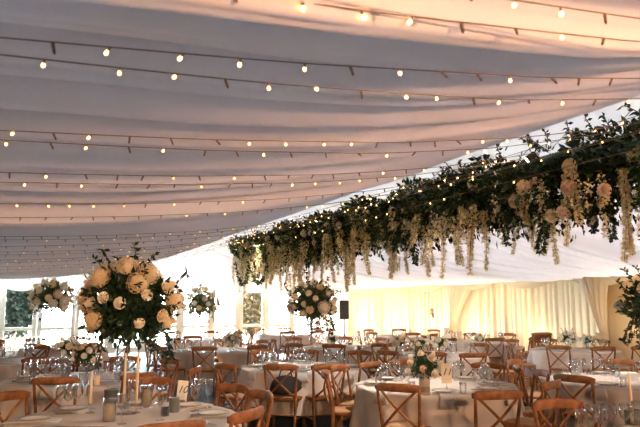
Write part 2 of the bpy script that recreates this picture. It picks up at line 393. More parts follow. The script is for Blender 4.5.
def binof(key, p):
    v = p-TC[key]; a = math.atan2(v.dot(fw), v.dot(rt)); return int(round(a/(PI/4))) % 8
taken = {k: set() for k in TB}
chair_pos = []
def put_chair(base, rz, label, group=None):
    if not used: used.append(1); o = chair0; o.location = base; o.rotation_euler = (0, 0, rz); o['label'] = label
    else: o = copy_tree(chair0, base, rz, label)
    o['group'] = group or 'wooden crossback chairs at the round tables'
    chair_pos.append((base, o)); return o
def place_chair(key, px, ytop, turn=0, extra=''):
    c = on_z(px, ytop, .895); T = TC[key].copy(); c.z = 0; T.z = 0
    d = (T-c).normalized(); R = TB[key][2]
    mn = R+(.26 if key == 'T1' else .37)
    if (T-c).length < mn: c = T-d*mn
    if turn: d = Matrix.Rotation(math.radians(turn), 3, 'Z') @ d
    b = c+d*.285; b.z = 0
    # keep the seat clear of the tabletop centre
    k = binof(key, b); n = 0
    for q in (k, (k+1) % 8, (k-1) % 8, (k+2) % 8, (k-2) % 8):
        if q not in taken[key]: k = q; break
    taken[key].add(k)
    put_chair(b, math.atan2(-d.x, d.y), 'brown crossback chair %son the %s side of the %s' % (extra, DIR[k], TB[key][3]))
EXP = [
 ('T1', 172, 422, 0, ''), ('T1', 78, 426, 0, ''), ('T1', 6, 393, 0, ''), ('T1', 246, 409, 0, ''), ('T1', 255, 392, 8, ''), ('T1', 235, 385, 0, ''), ('T1', 150, 378, 0, ''),
 ('T2', 56, 377, 0, ''), ('T18', 39, 357, 0, ''), ('T2', 134, 372, 0, ''), ('T2', 8, 368, 0, ''),
 ('T4', 284, 363, 0, ''), ('T4', 329, 364, 0, ''), ('T4', 242, 357, 0, ''), ('T4', 263, 350, 0, ''), ('T4', 372, 362, 0, ''),
 ('T6', 397, 384, 0, ''), ('T6', 499, 391, 0, ''), ('T6', 346, 371, 0, ''), ('T6', 374, 368, 0, ''), ('T6', 508, 371, 0, ''), ('T10', 474, 353, 0, ''), ('T10', 432, 352, 0, ''),
 ('T7', 588, 373, 0, ''), ('T7', 531, 366, 0, ''), ('T7', 620, 360, 0, ''),
 ('T8', 559, 401, 0, ''),
 ('T5', 206, 346, 0, ''), ('T9', 560, 345, 0, ''),
]
for e in EXP: place_chair(*e)
jr = random.Random(77)
for key, (px, d, R, ph) in TB.items():
    for k in range(8):
        if k in taken[key]: continue
        if key == 'T1' : continue
        a = k*PI/4+jr.uniform(-.10, .10); v = (rt*math.cos(a)+fw*math.sin(a))
        dist = R+.20+jr.uniform(-.03, .16)
        b = TC[key]+v*dist
        top = proj(b+Vector((0, 0, .87)))
        if top[2] < 1.5 or not (-25 < top[0] < 665) or top[1] > 432: continue
        if b.x > XR-.55 or b.y > YF-.6: continue
        if any((b-q[0]).length < .46 for q in chair_pos): continue
        tr = jr.uniform(-.18, .18); dd = Matrix.Rotation(tr, 3, 'Z') @ (-v)
        taken[key].add(k)
        put_chair(b, math.atan2(-dd.x, dd.y), 'brown crossback chair on the %s side of the %s' % (DIR[k], ph))
# stack of chairs by the right wall
sp = at(537, 14.2, 0)
for k, wd in enumerate(('bottom', 'middle', 'top')):
    o = put_chair(Vector((sp.x, sp.y, 0)), math.radians(-20), 'brown crossback chair, %s one of the stack by the right wall' % wd, 'chairs stacked by the right wall')
    o.location = (sp.x, sp.y-.03*k, .075*k)
# ---------------------------------------------------------------- tables with cloths
def make_table(R):
    t = empty('round_table', (0, 0, 0), label='x', cat='table', group='round banquet tables')
    mb = MB(); mb.lathe([(R-.02, .715), (R, .722), (R, .738), (R-.01, .742)], n=40); mb.obj('tabletop', M['boards'], t)
    for a in range(4):
        an = PI/4+a*PI/2; x, y = .45*math.cos(an), .45*math.sin(an)
        mb = MB(); mb.sweep([(x*1.15, y*1.15, 0), (x, y, .71)], .016, n=8, up=(0, 1, 0)); mb.obj('leg', M['steel'], t)
    return t
def cloth_mesh(R, seed, n=120):
    r = random.Random(seed); V = []; ph = [r.uniform(0, 6.28) for _ in range(4)]
    nf = r.choice((11, 12, 13))
    rings = [(0, .7455, 0)]+[(R*q, .7455, 0) for q in (.3, .6, .85, .97)]+[(R+.006, .744, 0), (R+.014, .735, 0), (R+.018, .72, .1)]
    for i in range(1, 12): rings.append((R+.018+.045*(i/11), .72-.50*i/11, .1+.9*(i/11)**.75))
    for (rr, z, k) in rings:
        for j in range(n):
            th = 2*PI*j/n
            w = math.sin(nf*th+ph[0]+.8*math.sin(2*th+ph[1]))*.6+.3*math.sin(2*nf*th+ph[2]+math.sin(3*th))+.25*math.sin(5*th+ph[3])
            q = rr+k*.095*w+.012*k; zz = z
            if k > .8: zz = z+.02*(w)*k
            V.append((q*math.cos(th), q*math.sin(th), zz))
    m = len(rings); Fc = [(i*n+j, i*n+(j+1) % n, (i+1)*n+(j+1) % n, (i+1)*n+j) for i in range(m-1) for j in range(n)]
    return mesh_from('tablecloth', V, Fc, M['cloth'])
tab0 = {}
for i, (key, (px, d, R, ph)) in enumerate(TB.items()):
    p = TC[key]
    lab = 'round table under a taupe cloth, the ' + ph
    if R not in tab0: tt = make_table(R); tt.location = p; tt['label'] = lab; tab0[R] = tt
    else: copy_tree(tab0[R], p, i*.4, lab)
    o = inst('tablecloth', cloth_mesh(R, 100+i), None, p, (0, 0, i*1.3))
    tag(o, 'floor-skirting taupe linen cloth on the ' + ph, 'tablecloth', 'taupe tablecloths')
TZ = .7465
# ---------------------------------------------------------------- tableware prototypes (meshes)
def me_of(fn, name, mats):
    mb = MB(); fn(mb); return mb.mesh(name, mats)
wine = me_of(lambda m: m.lathe([(.034, 0), (.034, .003), (.006, .007), (.0035, .02), (.0035, .085), (.012, .095), (.030, .112), (.039, .14), (.040, .16), (.035, .205), (.0335, .205), (.038, .16), (.037, .14), (.028, .115), (.01, .10)], n=18), 'wine_glass', [M['glass']])
water = me_of(lambda m: m.lathe([(.030, 0), (.031, .003), (.034, .05), (.037, .11), (.0355, .11), (.0325, .05), (.029, .008)], n=18), 'tumbler', [M['glass']])
flute = me_of(lambda m: m.lathe([(.030, 0), (.030, .003), (.005, .007), (.0035, .02), (.0035, .08), (.014, .10), (.024, .14), (.026, .18), (.023, .225), (.0215, .225), (.0245, .18), (.022, .14), (.01, .105)], n=16), 'champagne_flute', [M['glass']])
plate = me_of(lambda m: m.lathe([(.05, 0), (.075, .002), (.10, .010), (.128, .016), (.128, .0185), (.10, .0135), (.075, .006), (.0, .005)], n=28), 'side_plate', [M['china']])
platerim = me_of(lambda m: m.lathe([(.126, .0165), (.1295, .0165), (.1295, .0195), (.126, .0195)], n=28, cap=False), 'plate_rim', [M['rim']])
def knife_(m):
    m.sweep([(0, -.11, .004), (0, -.02, .005), (0, 0, .004)], [.006, .005, .004], [.003]*3, n=6); m.sweep([(0, 0, .004), (.001, .05, .004), (0, .11, .003)], [.008, .009, .002], .0012, n=6)
knife = me_of(knife_, 'knife', [M['steel']])
def fork_(m):
    m.sweep([(0, -.10, .003), (0, .0, .004), (0, .04, .006)], [.006, .003, .004], [.002]*3, n=6); m.sweep([(0, .04, .006), (0, .055, .005)], [.011, .012], .0012, n=6)
    for k in (-1.5, -.5, .5, 1.5): m.sweep([(k*.0065, .055, .005), (k*.006, .095, .007)], .0016, .001, n=4)
fork = me_of(fork_, 'fork', [M['steel']])
def napkin_mesh(R, r0):         # folded napkin lying on the table and hanging over the edge
    V = []; prof = [(r0, .006), (r0+.1, .012), (R-.08, .010), (R-.01, .009), (R+.026, .001), (R+.055, -.03), (R+.062, -.07), (R+.066, -.12)]
    w = .075; m = len(prof); cols = 9
    for r_, z in prof:
        for j in range(cols):
            x = -w+2*w*j/(cols-1); V.append((x*(1+.25*(z < -.05)), r_, z+.004*math.sin(j*2.1)))
    for r_, z in prof:
        for j in range(cols):
            x = -w+2*w*j/(cols-1); V.append((x*(1+.25*(z < -.05)), r_-(.008 if z < 0 else 0), z-(.006 if z >= 0 else 0)+.004*math.sin(j*2.1)))
    Fc = []
    for i in range(m-1):
        for j in range(cols-1):
            a = i*cols+j; Fc.append((a, a+1, a+1+cols, a+cols)); b = a+m*cols; Fc.append((b, b+cols, b+1+cols, b+1))
    for i in range(m-1):
        a = i*cols; b = a+m*cols; Fc.append((a, a+cols, b+cols, b)); a += cols-1; b += cols-1; Fc.append((a, b, b+cols, a+cols))
    e = (m-1)*cols
    for j in range(cols-1): Fc.append((j, j+m*cols, j+1+m*cols, j+1)); Fc.append((e+j, e+j+1, e+j+1+m*cols, e+j+m*cols))
    return mesh_from('napkin', V, Fc, M['napkin'])
nap = {R: napkin_mesh(R, .5) for R in (.85, .88)}
near = {'T1', 'T2', 'T4', 'T6', 'T7', 'T8'}
gr = random.Random(9)
for key, (px, d, R, ph) in TB.items():
    T = TC[key]
    for k in range(8):
        a = k*PI/4+gr.uniform(-.05, .05)+(.2 if key == 'T1' else 0); v = rt*math.cos(a)+fw*math.sin(a); s = Vector((-v.y, v.x, 0)); rz = math.atan2(-v.x, v.y)
        pos = DIR[k]; c = T+v*(R-.20); c.z = TZ
        if key in near and not (-30 < proj(c)[0] < 670 and proj(c)[1] < 445): continue
        if key in near:
            o = inst('napkin', nap[R], None, (T.x, T.y, TZ+.001), (0, 0, rz)); tag(o, 'pale grey napkin at the %s setting of the %s' % (pos, ph), 'napkin', 'folded grey napkins')
            o = inst('side_plate', plate, None, c+Vector((0, 0, .012)), (0, 0, rz)); tag(o, 'dark-rimmed white plate at the %s setting of the %s' % (pos, ph), 'plate', 'white side plates'); inst('rim', platerim, o)
            o = inst('knife', knife, None, c+s*.16+Vector((0, 0, .001)), (0, 0, rz)); tag(o, 'steel knife at the %s setting of the %s' % (pos, ph), 'knife', 'knives at the settings')
            o = inst('fork', fork, None, c-s*.16+Vector((0, 0, .001)), (0, 0, rz)); tag(o, 'steel fork at the %s setting of the %s' % (pos, ph), 'fork', 'forks at the settings')
            spots = [('wine_glass', wine, -.20, .10, 'clear wine glass', 1.0), ('wine_glass', wine, -.24, .02, 'large clear wine glass', 1.12), ('champagne_flute', flute, -.29, -.05, 'slim champagne flute', 1.0), ('tumbler', water, -.17, .18, 'short clear tumbler', 1)]
            if key in ('T1', 'T8'): spots = [] if pos in ('near', 'near-right', 'left', 'near-left', 'right') and key == 'T1' else spots[:3]
        else:
            o = inst('side_plate', plate, None, c, (0, 0, rz)); tag(o, 'white plate at the %s setting of the %s' % (pos, ph), 'plate', 'white side plates')
            spots = [('wine_glass', wine, -.20, .10, 'clear wine glass', 1.05)] + ([('champagne_flute', flute, -.27, .0, 'slim champagne flute', 1)] if d < 16 else [])
        for nm, me, rr, ss, w, sc in spots:
            q = T+v*(R-.05+rr) + s*ss; pq = proj(Vector((q.x, q.y, .85)))
            if (key == 'T1' and 164 < pq[0] < 196) or (key == 'T6' and 436 < pq[0] < 458 and pq[2] < 6.6): continue
            q = T+v*(R-.05+rr+gr.uniform(-.02, .02))+s*(ss+gr.uniform(-.015, .015)); q.z = TZ
            o = inst(nm, me, None, q, (0, 0, 0), sc); tag(o, '%s at the %s setting of the %s' % (w, pos, ph), 'glass', {'wine_glass': 'wine glasses', 'champagne_flute': 'champagne flutes', 'tumbler': 'short tumblers'}[nm]+' on the tables')
for i, (px, py, me, nm, lb) in enumerate(((60, 414, wine, 'wine_glass', 'clear wine glass, leftmost of the trio at the left of table numbered 10'), (70.5, 411, wine, 'wine_glass', 'clear wine glass, middle of the trio at the left of table numbered 10'), (85, 408, wine, 'wine_glass', 'clear wine glass, rightmost of the trio beside the short taper on table 10'),
        (198, 404, wine, 'wine_glass', 'clear wine glass just right of the number 10 card'), (195, 411, wine, 'wine_glass', 'front wine glass right of the number 10 card'), (208, 408, flute, 'champagne_flute', 'champagne flute farthest right of the number 10 card'), (160, 420, flute, 'champagne_flute', 'champagne flute at the front of table 10 left of the tin'),
        (122, 424, wine, 'wine_glass', 'clear wine glass right of the front candle on table 10'), (600, 436, wine, 'wine_glass', 'left clear wine glass of the pair at the bottom right corner'), (612, 437, wine, 'wine_glass', 'right clear wine glass of the pair at the bottom right corner'))):
    o = inst(nm, me, None, on_z(px, py, TZ), (0, 0, 0), 1.08); tag(o, lb, 'glass', 'wine glasses on the tables' if me is wine else 'champagne flutes on the tables')
# ---------------------------------------------------------------- flowers
def rose_mesh(m, name, seed):
    r = random.Random(seed); V = []; Fc = []
    for ring, (n, rad, hgt, op) in enumerate(((3, .24, .95, .05), (5, .44, .82, .2), (6, .66, .60, .45), (7, .86, .34, .8), (8, 1.0, .02, 1.0))):
        for i in range(n):
            a0 = 2*PI*i/n+ring*.5+r.uniform(-.1, .1); wdt = 2*PI/n*.75; b = len(V)
            for vv in range(4):
                t = vv/3
                for uu in range(4):
                    a = a0+(uu/3-.5)*wdt*(.6+.6*t); rr = rad*(.25+.75*math.sin(t*PI*.55))*(1 if vv < 3 else 1.02+.1*op)
                    z = -.5+(.5+hgt)*t+(.06 if uu in (1, 2) else 0)*t-(.22*op if vv == 3 else 0)
                    V.append((rr*math.cos(a), rr*math.sin(a), z))
            Fc += [(b+q*4+p, b+q*4+p+1, b+(q+1)*4+p+1, b+(q+1)*4+p) for q in range(3) for p in range(3)]
    mb = MB(); mb.add(V, Fc); mb.lathe([(.1, -.5), (.55, -.42), (.7, -.1), (.45, .2), (.15, .35)], n=8); return mb.mesh(name, [m])
def hyd_mesh(name, m, seed, n=90):
    r = random.Random(seed); V = []; Fc = []
    for i in range(n):
        z = 1-2*(i+.5)/n; a = i*2.399; q = math.sqrt(1-z*z); v = Vector((q*math.cos(a), q*math.sin(a), z*.85))
        nn = v.normalized(); t = nn.orthogonal().normalized(); b2 = nn.cross(t); p = v*r.uniform(.9, 1.05)
        for k in range(4):
            an = k*PI/2+i; dd = t*math.cos(an)+b2*math.sin(an); leaf_geo(V, Fc, p, dd+nn*.35, nn, .20, .19)
    mb = MB(); mb.add(V, Fc); mb.lathe([(.1, -.75), (.6, -.5), (.82, 0), (.6, .5), (.1, .75)], n=10); return mb.mesh(name, [m])
ROSE = {c: rose_mesh(M['rose_'+c], 'rose', i) for i, c in enumerate(('cream', 'white', 'peach'))}
HYD = hyd_mesh('hydrangea', M['hydrangea'], 1); HYDW = hyd_mesh('hydrangea', M['rose_white'], 2)
def sprig_mesh(name, length, nl, L, W, seed, m, droop=.5):
    r = random.Random(seed); V = []; Fc = []; pts = []
    for i in range(8):
        t = i/7; pts.append(Vector((math.sin(t*2+seed)*.08*t*length, math.cos(t*2.3+seed)*.06*t*length, length*t-droop*length*t*t)))
    mb = MB(); mb.sweep(pts, [.004]*7+[.0015], n=5, up=(0, 1, 0), mi=1)
    for i in range(nl):
        t = (i+1)/nl; k = t*7; a = int(min(6, k)); p = pts[a].lerp(pts[a+1], k-a); d = (pts[a+1]-pts[a]).normalized()
        leaf_geo(V, Fc, p, (rvec(r)+d*.6), rvec(r), L*r.uniform(.7, 1.2), W)
    mb.add(V, Fc, 0); return mb.mesh(name, [m, M['stem']])
SPR = [sprig_mesh('sprig', .34, 16, .065, .028, s, M['leaf_dark'], .25) for s in range(3)]
SPRL = [sprig_mesh('sprig', .34, 18, .06, .03, s+5, M['leaf_pale'], .35) for s in range(3)]
def arrangement(name, cpos, r, stand, label, seed, flowers, leafm='leaf', trail=True, nleaf=900, rs=.05, cat='flower arrangement', squash=.85, spr=None, group=None, lr=.86):
    # cpos: centre of the blooms; stand: None, 'tall', 'pot', 'jar'
    rn = random.Random(seed); base = Vector((cpos.x, cpos.y, TZ)); zc = cpos.z-base.z
    t = empty(name, base, label=label, cat=cat, **({'group': group} if group else {}))
    if stand == 'tall':
        mb = MB(); h = zc-r*.45
        mb.lathe([(.085, 0), (.085, .008), (.02, .02), (.014, .05), (.012, h*.5), (.015, h-.12), (.05, h-.03), (.07, h), (.066, h), (.045, h-.03), (.01, h-.11)], n=20); mb.obj('stand', M['glass'], t)
    elif stand == 'pot':
        mb = MB(); h = max(.1, zc-r*.35); mb.lathe([(.052, 0), (.055, .004), (.058, h*.5), (.060, h), (.055, h), (.058, .02), (.0, .02)], n=24); mb.obj('pot', M['pot'], t)
    elif stand == 'jar':
        mb = MB(); h = max(.08, zc-r*.35); mb.lathe([(.045, 0), (.05, .004), (.052, h*.8), (.04, h), (.037, h), (.047, h*.78), (.045, .01)], n=18); mb.obj('vase', M['glass'], t)
    fo = blob('foliage', M[leafm], nleaf, (r*lr, r*lr, r*lr*squash), r*.13+.012, r*.065+.006, seed, t, shell=.45); fo.location = (0, 0, zc)
    mb = MB(); mb.lathe([(.05, -r*.4), (r*.45, -r*.25), (r*.6, 0), (r*.5, r*.3), (.05, r*.5)], n=14); co = mb.obj('moss_core', M['leaf_dark'], t); co.location = (0, 0, zc)
    tot = sum(f[1] for f in flowers); order = [f for f in flowers for _ in range(f[1])]; rn.shuffle(order)
    for i, (kind, n, s) in enumerate(order):
        z = 1-1.62*(i+.5)/tot; a = i*2.39996+seed; q = math.sqrt(max(0, 1-z*z)); v = (Vector((q*math.cos(a), q*math.sin(a), z))+rvec(rn)*.12).normalized()
        me = HYD if kind == 'hyd' else HYDW if kind == 'hydw' else ROSE[kind]; k = r*rn.uniform(.92, 1.04)
        q = Vector((0, 0, 1)).rotation_difference(v).to_euler()
        inst('hydrangea' if 'hyd' in kind else 'rose', me, t, (v.x*k, v.y*k, zc+v.z*k*squash), q, s*rn.uniform(.85, 1.1))
    ss = spr or SPR
    for i in range(16 if trail else 7):
        v = rvec(rn)
        if v.z < -.2 and not trail: v.z = abs(v.z)
        q = Vector((0, 0, 1)).rotation_difference((v+Vector((0, 0, .25))).normalized()).to_euler()
        inst('sprig', rn.choice(ss), t, (v.x*r*.8, v.y*r*.8, zc+v.z*r*.7), q, r/.42*rn.uniform(.7, 1.1))
    if trail:
        for i in range(7):
            a = rn.uniform(0, 6.28); q = Vector((0, 0, 1)).rotation_difference(Vector((math.cos(a)*.35, math.sin(a)*.35, -1)).normalized()).to_euler()
            inst('trailing_sprig', rn.choice(ss), t, (math.cos(a)*r*.7, math.sin(a)*r*.7, zc-r*.45), q, r/.40*rn.uniform(.9, 1.35))
    return t
def tall(px, py, key_d, **k): return at_px(px, py, key_d)
pA = at_px(131, 305, 5.35)
arrangement('tall_flower_arrangement', pA, .395, 'tall', 'large tall arrangement of cream hydrangeas and dark leaves on table numbered 10', 41,
            [('hyd', 11, .098), ('peach', 8, .05), ('cream', 12, .055), ('white', 6, .05)], 'leaf_dark', nleaf=3400, lr=.93)
pB = at_px(312, 302, 9.25)
arrangement('tall_flower_arrangement', pB, .36, 'tall', 'tall arrangement of cream roses and trailing sage leaves on the centre table', 42,
            [('hydw', 3, .095), ('cream', 14, .052), ('white', 24, .042)], 'leaf_sage', nleaf=1900)
pC = at_px(51, 297, 13.6)
arrangement('tall_flower_arrangement', pC, .43, 'tall', 'tall round arrangement of white roses before the far left windows', 43,
            [('hydw', 6, .11), ('cream', 10, .08), ('white', 14, .08)], 'leaf_sage', nleaf=1100, trail=True)
pD = at_px(201, 303, 17.0)
arrangement('tall_flower_arrangement', pD, .48, 'tall', 'tall pale green and white arrangement on the window table', 44,
            [('cream', 14, .075), ('white', 22, .07)], 'leaf_pale', nleaf=1100, spr=SPRL)
pE = at_px(655, 305, 4.6)
arrangement('tall_flower_arrangement', pE, .25, 'tall', 'dark leafy tall arrangement cut off by the right edge', 45,
            [('cream', 3, .05), ('white', 3, .05)], 'leaf_dark', nleaf=1200)
posy = [('cream', 5, .036), ('white', 7, .034), ('peach', 2, .03)]
arrangement('flower_posy', at_px(67, 347, 7.75), .13, 'jar', 'left hand posy of pale roses on the table behind table 10', 51, posy, 'leaf_pale', False, 220, spr=SPRL)
arrangement('flower_posy', at_px(85, 355, 7.2), .14, 'jar', 'green and white posy right of its twin behind table 10', 52, posy, 'leaf', False, 380)
arrangement('flower_posy', at_px(232, 339, 12.8), .17, 'jar', 'small white and green posy behind the front left aisle', 53, [('cream', 5, .05), ('white', 8, .045)], 'leaf_pale', False, 350, spr=SPRL)
arrangement('potted_flowers', at_px(424, 366, 6.5), .165, 'pot', 'grey pot of cream and yellow flowers on the right centre table', 54, [('cream', 5, .042), ('white', 5, .04), ('peach', 3, .036)], 'leaf', False, 650)
for i, (px, py, s, lb) in enumerate(((400, 341, .12, 'leftmost'), (420, 344, .14, 'second'), (440, 344, .15, 'rightmost'))):
    arrangement('flower_posy', at_px(px, py, 11.2+i*.15), s, 'jar', lb+' posy in the row of three low white posies on the back table', 60+i, [('white', 7, .05), ('cream', 4, .045)], 'leaf', False, 350)
arrangement('flower_posy', at_px(568, 338, 12.8), .17, 'jar', 'white flower posy at left on the back right table', 64, [('white', 9, .055), ('cream', 2, .05)], 'leaf', False, 300)
arrangement('flower_posy', at_px(588, 341, 13.0), .13, 'jar', 'smaller white posy at right on the back right table', 65, [('white', 7, .05)], 'leaf', False, 240)
arrangement('flower_posy', at_px(480, 340, 15.8), .17, 'jar', 'white posy on the table beside the tied cream curtain', 66, [('white', 9, .06)], 'leaf_pale', False, 240, spr=SPRL)
arrangement('flower_posy', at_px(333, 339, 13.6), .13, 'jar', 'small pale posy on the table behind the centre table', 67, [('white', 6, .05)], 'leaf_pale', False, 240, spr=SPRL)
# sprig pinned to the wall by the tied curtain
t = empty('wall_sprig', at_px(440, 310, 16.9), label='small green and cream sprig hanging by the tied cream curtain', cat='sprig')
for i in range(3): inst('sprig', SPRL[i], t, (-.2, .1*i, 0), (PI-.3*i, .3, i), .9)
inst('rose', ROSE['cream'], t, (-.25, 0, 0), (0, -1, 0), .06)
# ---------------------------------------------------------------- hanging garland under the ridge
GY0, GY1, GX = 2.2, 14.6, 4.85
g = empty('hanging_flower_garland', (GX, (GY0+GY1)/2, 2.95), label='long dark green hanging garland with cream wisteria under the roof ridge', cat='garland')
gl = Vector((GX, (GY0+GY1)/2, 2.95))
def zmid(y): return 2.84-.0*(y-GY0)
mb = MB(); mb.sweep([(0, GY0-gl.y, .20), (0, GY1-gl.y-.2, .20)], .03, n=8); mb.obj('beam', M['black'], g)
mb = MB(); mb.sweep([(0.05*math.sin(y*2), y-gl.y, .02+.04*math.sin(y*3)) for y in lin(GY0, GY1-.5, 40)], [.2]*39+[.05], [.18]*39+[.05], n=10); mb.obj('moss_core', M['leaf_dark'], g)
rr = random.Random(21)
for part, (m, n, L, W) in enumerate((('leaf_dark', 15000, .085, .042), ('leaf', 7000, .07, .035), ('leaf_sage', 5000, .065, .035), ('leaf_pale', 5000, .05, .03))):
    V = []; Fc = []
    for _ in range(n):
        y = GY0+(GY1-GY0)*rr.random()**(1.15, .8, .5, .45)[part]
        a = rr.uniform(0, 2*PI) if part < 2 else rr.uniform(PI*.8, PI*1.7); k = rr.uniform(.45, 1)**.6*(1+.22*math.sin(y*4.1+a*2)+.12*math.sin(y*9+a))
        px_ = .42*k*math.cos(a); pz = .33*k*math.sin(a)+.05*math.sin(y*2.3)
        if pz < -.15 and rr.random() < .3: pz -= rr.random()*.22
        p = Vector((px_, y-gl.y, pz-.10*max(0, 1-(y-GY0)/4))); d = Vector((math.cos(a), rr.uniform(-1, 1), math.sin(a)-.3))+rvec(rr)*.8; q = rr.uniform(.6, 1.35)
        leaf_geo(V, Fc, p, d, rvec(rr), L*q, W*q)
    link(bpy.data.objects.new('foliage', mesh_from('foliage', V, Fc, M[m], smooth=False)), g)
def strand_mesh(L, seed, m, wid=.05, sz=.034):
    r = random.Random(seed); V = []; Fc = []; mb = MB(); sw = [r.uniform(-1, 1), r.uniform(0, 6)]
    cv = lambda t: Vector((.03*sw[0]*math.sin(t*4+sw[1]), .03*math.sin(t*3+sw[1]*2), -L*t))
    mb.sweep([cv(t) for t in lin(0, 1, 7)], .0025, n=4, up=(0, 1, 0), mi=1)
    n = int(L*330)
    for i in range(n):
        t = r.random()**1.15; w = wid*(1-t*.78)*min(1, .35+t*5); a = r.uniform(0, 6.28)
        p = cv(t)+Vector((math.cos(a), math.sin(a), 0))*w*r.random()**.5
        leaf_geo(V, Fc, p, Vector((math.cos(a), math.sin(a), -.6))+rvec(r)*.5, rvec(r), sz*r.uniform(.8, 1.3), sz*.8)
    mb.add(V, Fc, 0); return mb.mesh('wisteria_strand', [m, M['stem']])
STR = [strand_mesh(L, i, M['wisteria'], w) for i, (L, w) in enumerate(((.42, .055), (.60, .03), (.72, .028), (.84, .03), (.50, .06)))]
rr = random.Random(8)
for i in range(98):
    t = i/97; y = GY0+1.0+(GY1-GY0-1.1)*t**.85+rr.uniform(-.15, .15)
    x = rr.uniform(-.48, .12); 
    near_end = y < 6.2
    z0 = rr.uniform(-.30, -.10)
    inst('wisteria_strand', STR[rr.randrange(5)], g, (x, y-gl.y, z0), (0, 0, rr.uniform(0, 6)), rr.uniform(.75, 1.1))
V = []; Fc = []                     # the short uncountable fringe of blossom between the long strands
for _ in range(170):
    y = GY0+1.2+(GY1-GY0-1.3)*rr.random()**.75; x = rr.uniform(-.50, .05); z0 = rr.uniform(-.25, .12) if y > 6.5 else rr.uniform(-.35, -.15); L = rr.uniform(.18, .42)
    for _ in range(int(L*170)):
        t = rr.random(); w = .05*(1-.7*t)
        leaf_geo(V, Fc, Vector((x+rr.uniform(-w, w), y-gl.y+rr.uniform(-w, w), z0-L*t)), Vector((0, 0, -.6))+rvec(rr), rvec(rr), .034, .027)
fo = link(bpy.data.objects.new('blossom_fringe', mesh_from('blossom_fringe', V, Fc, M['wisteria'], smooth=False)), g); fo['kind'] = 'stuff'
IVY = [strand_mesh(.55, 30+i, M['leaf'], .05, .05) for i in range(2)]
for m_ in IVY: m_.name = 'ivy_trail'
for i, y in enumerate((3.4, 4.05, 4.3, 4.5, 5.2, 7.3, 10.2, 12.5, 14.1, 14.4, 14.55, 14.6)):
    inst('ivy_trail', IVY[i % 2], g, (rr.uniform(-.4, .3), y-gl.y, -.22), (0, 0, i), rr.uniform(.7, 1.1))
for i in range(44):
    y = GY0+1.0+(GY1-GY0-1.2)*rr.random(); a = rr.uniform(PI*.85, PI*1.6)
    k = rr.choice(('cream', 'white', 'peach', 'cream')); v = Vector((math.cos(a), rr.uniform(-.6, 0), math.sin(a))).normalized()
    inst('rose', ROSE[k], g, (v.x*.42, y-gl.y, v.z*.34), Vector((0, 0, 1)).rotation_difference(v).to_euler(), rr.uniform(.045, .075))
for (px, py, s) in ((523, 188, .075), (568, 188, .07), (514, 202, .06), (604, 190, .055), (551, 216, .06), (562, 212, .055)):
    r_ = ray(px, py); tt = (GX-.45)/r_.x; p = Vector((0, 0, H))+r_*tt; v = Vector((-.9, -.35, -.2)).normalized()
    inst('peony', ROSE['cream' if px < 560 else 'peach'], g, p-gl, Vector((0, 0, 1)).rotation_difference(v).to_euler(), s)
# looping vines at the far left end
for k, (a, b) in enumerate((((-.4, 14.3), (-.45, 13.0)), ((-.45, 13.2), (-.4, 11.9)))):
    pts = [Vector((a[0]+(b[0]-a[0])*u, a[1]+(b[1]-a[1])*u-gl.y, -.35-.5*math.sin(PI*u))) for u in lin(0, 1, 24)]
    mb = MB(); mb.sweep(pts, .005, n=5, mi=1); V = []; Fc = []
    for p in pts:
        for _ in range(7): leaf_geo(V, Fc, p, rvec(rr), rvec(rr), .07, .045)
    mb.add(V, Fc, 0); mb.obj('looped_vine', [M['leaf'], M['stem']], g)
for i in range(14):
    y = rr.uniform(GY0+.8, 6.5); v = Vector((-.6, rr.uniform(-.5, .5), rr.uniform(.2, 1))).normalized()
    inst('sprig', SPR[i % 3], g, (-.2, y-gl.y, .22), Vector((0, 0, 1)).rotation_difference(v).to_euler(), rr.uniform(.8, 1.2))
# ---------------------------------------------------------------- fairy lights
def bulb_mesh(lit):
    mb = MB(); mb.lathe([(.004, .0), (.0085, -.004), (.0085, -.026), (.007, -.030)], n=6, mi=1)
    if lit: mb.lathe([(.007, -.028), (.012, -.036), (.0145, -.046), (.012, -.056), (.004, -.063)], n=8, mi=0)
    else: mb.lathe([(.006, -.028), (.0075, -.036), (.008, -.042), (.006, -.050), (.002, -.056)], n=6, mi=0)
    return mb.mesh('bulb', [M['bulb'] if lit else M['bulb_off'], M['cable']])
BL, BO = bulb_mesh(True), bulb_mesh(False)
fr = random.Random(17)
def fairy(pts, label, spacing=.2, plit=.5, group='fairy light strings across the roof lining', amp=1):
    pts = [Vector(p) for p in pts]; o0 = pts[0]
    t = empty('fairy_light_string', o0, label=label, cat='string lights', group=group)
    mb = MB(); mb.sweep([p-o0 for p in pts], .0026, n=5); mb.obj('cable', M['cable'], t)
    acc = 0; nxt = fr.uniform(.05, spacing)
    for a, b in zip(pts, pts[1:]):
        L = (b-a).length
        while acc+L > nxt:
            p = a.lerp(b, (nxt-acc)/L)-o0; lit = fr.random() < plit
            inst('bulb', BL if lit else BO, t, p, (fr.uniform(-.7, .7)*amp, fr.uniform(-.7, .7)*amp, fr.uniform(0, 6)), .47 if lit else .68)
            nxt += spacing*fr.uniform(.8, 1.2)
        acc += L
ORD = ['nearest', 'second', 'third', 'fourth', 'fifth', 'sixth', 'seventh', 'eighth', 'ninth', 'tenth', 'eleventh', 'twelfth', 'thirteenth', 'fourteenth', 'fifteenth', 'sixteenth', 'seventeenth', 'eighteenth', 'nineteenth', 'twentieth', 'twenty-first', 'twenty-second', 'twenty-third', 'farthest']
ys = [1.3, 1.5, 2.0, 2.12, 3.15, 3.35, 4.1, 4.5, 5.3, 6.2, 7.9, 8.5, 9.3, 10.2, 11.1, 12.0, 13.0, 14.0, 15.2, 16.4, 17.6, 19.0, 20.4, 21.8]
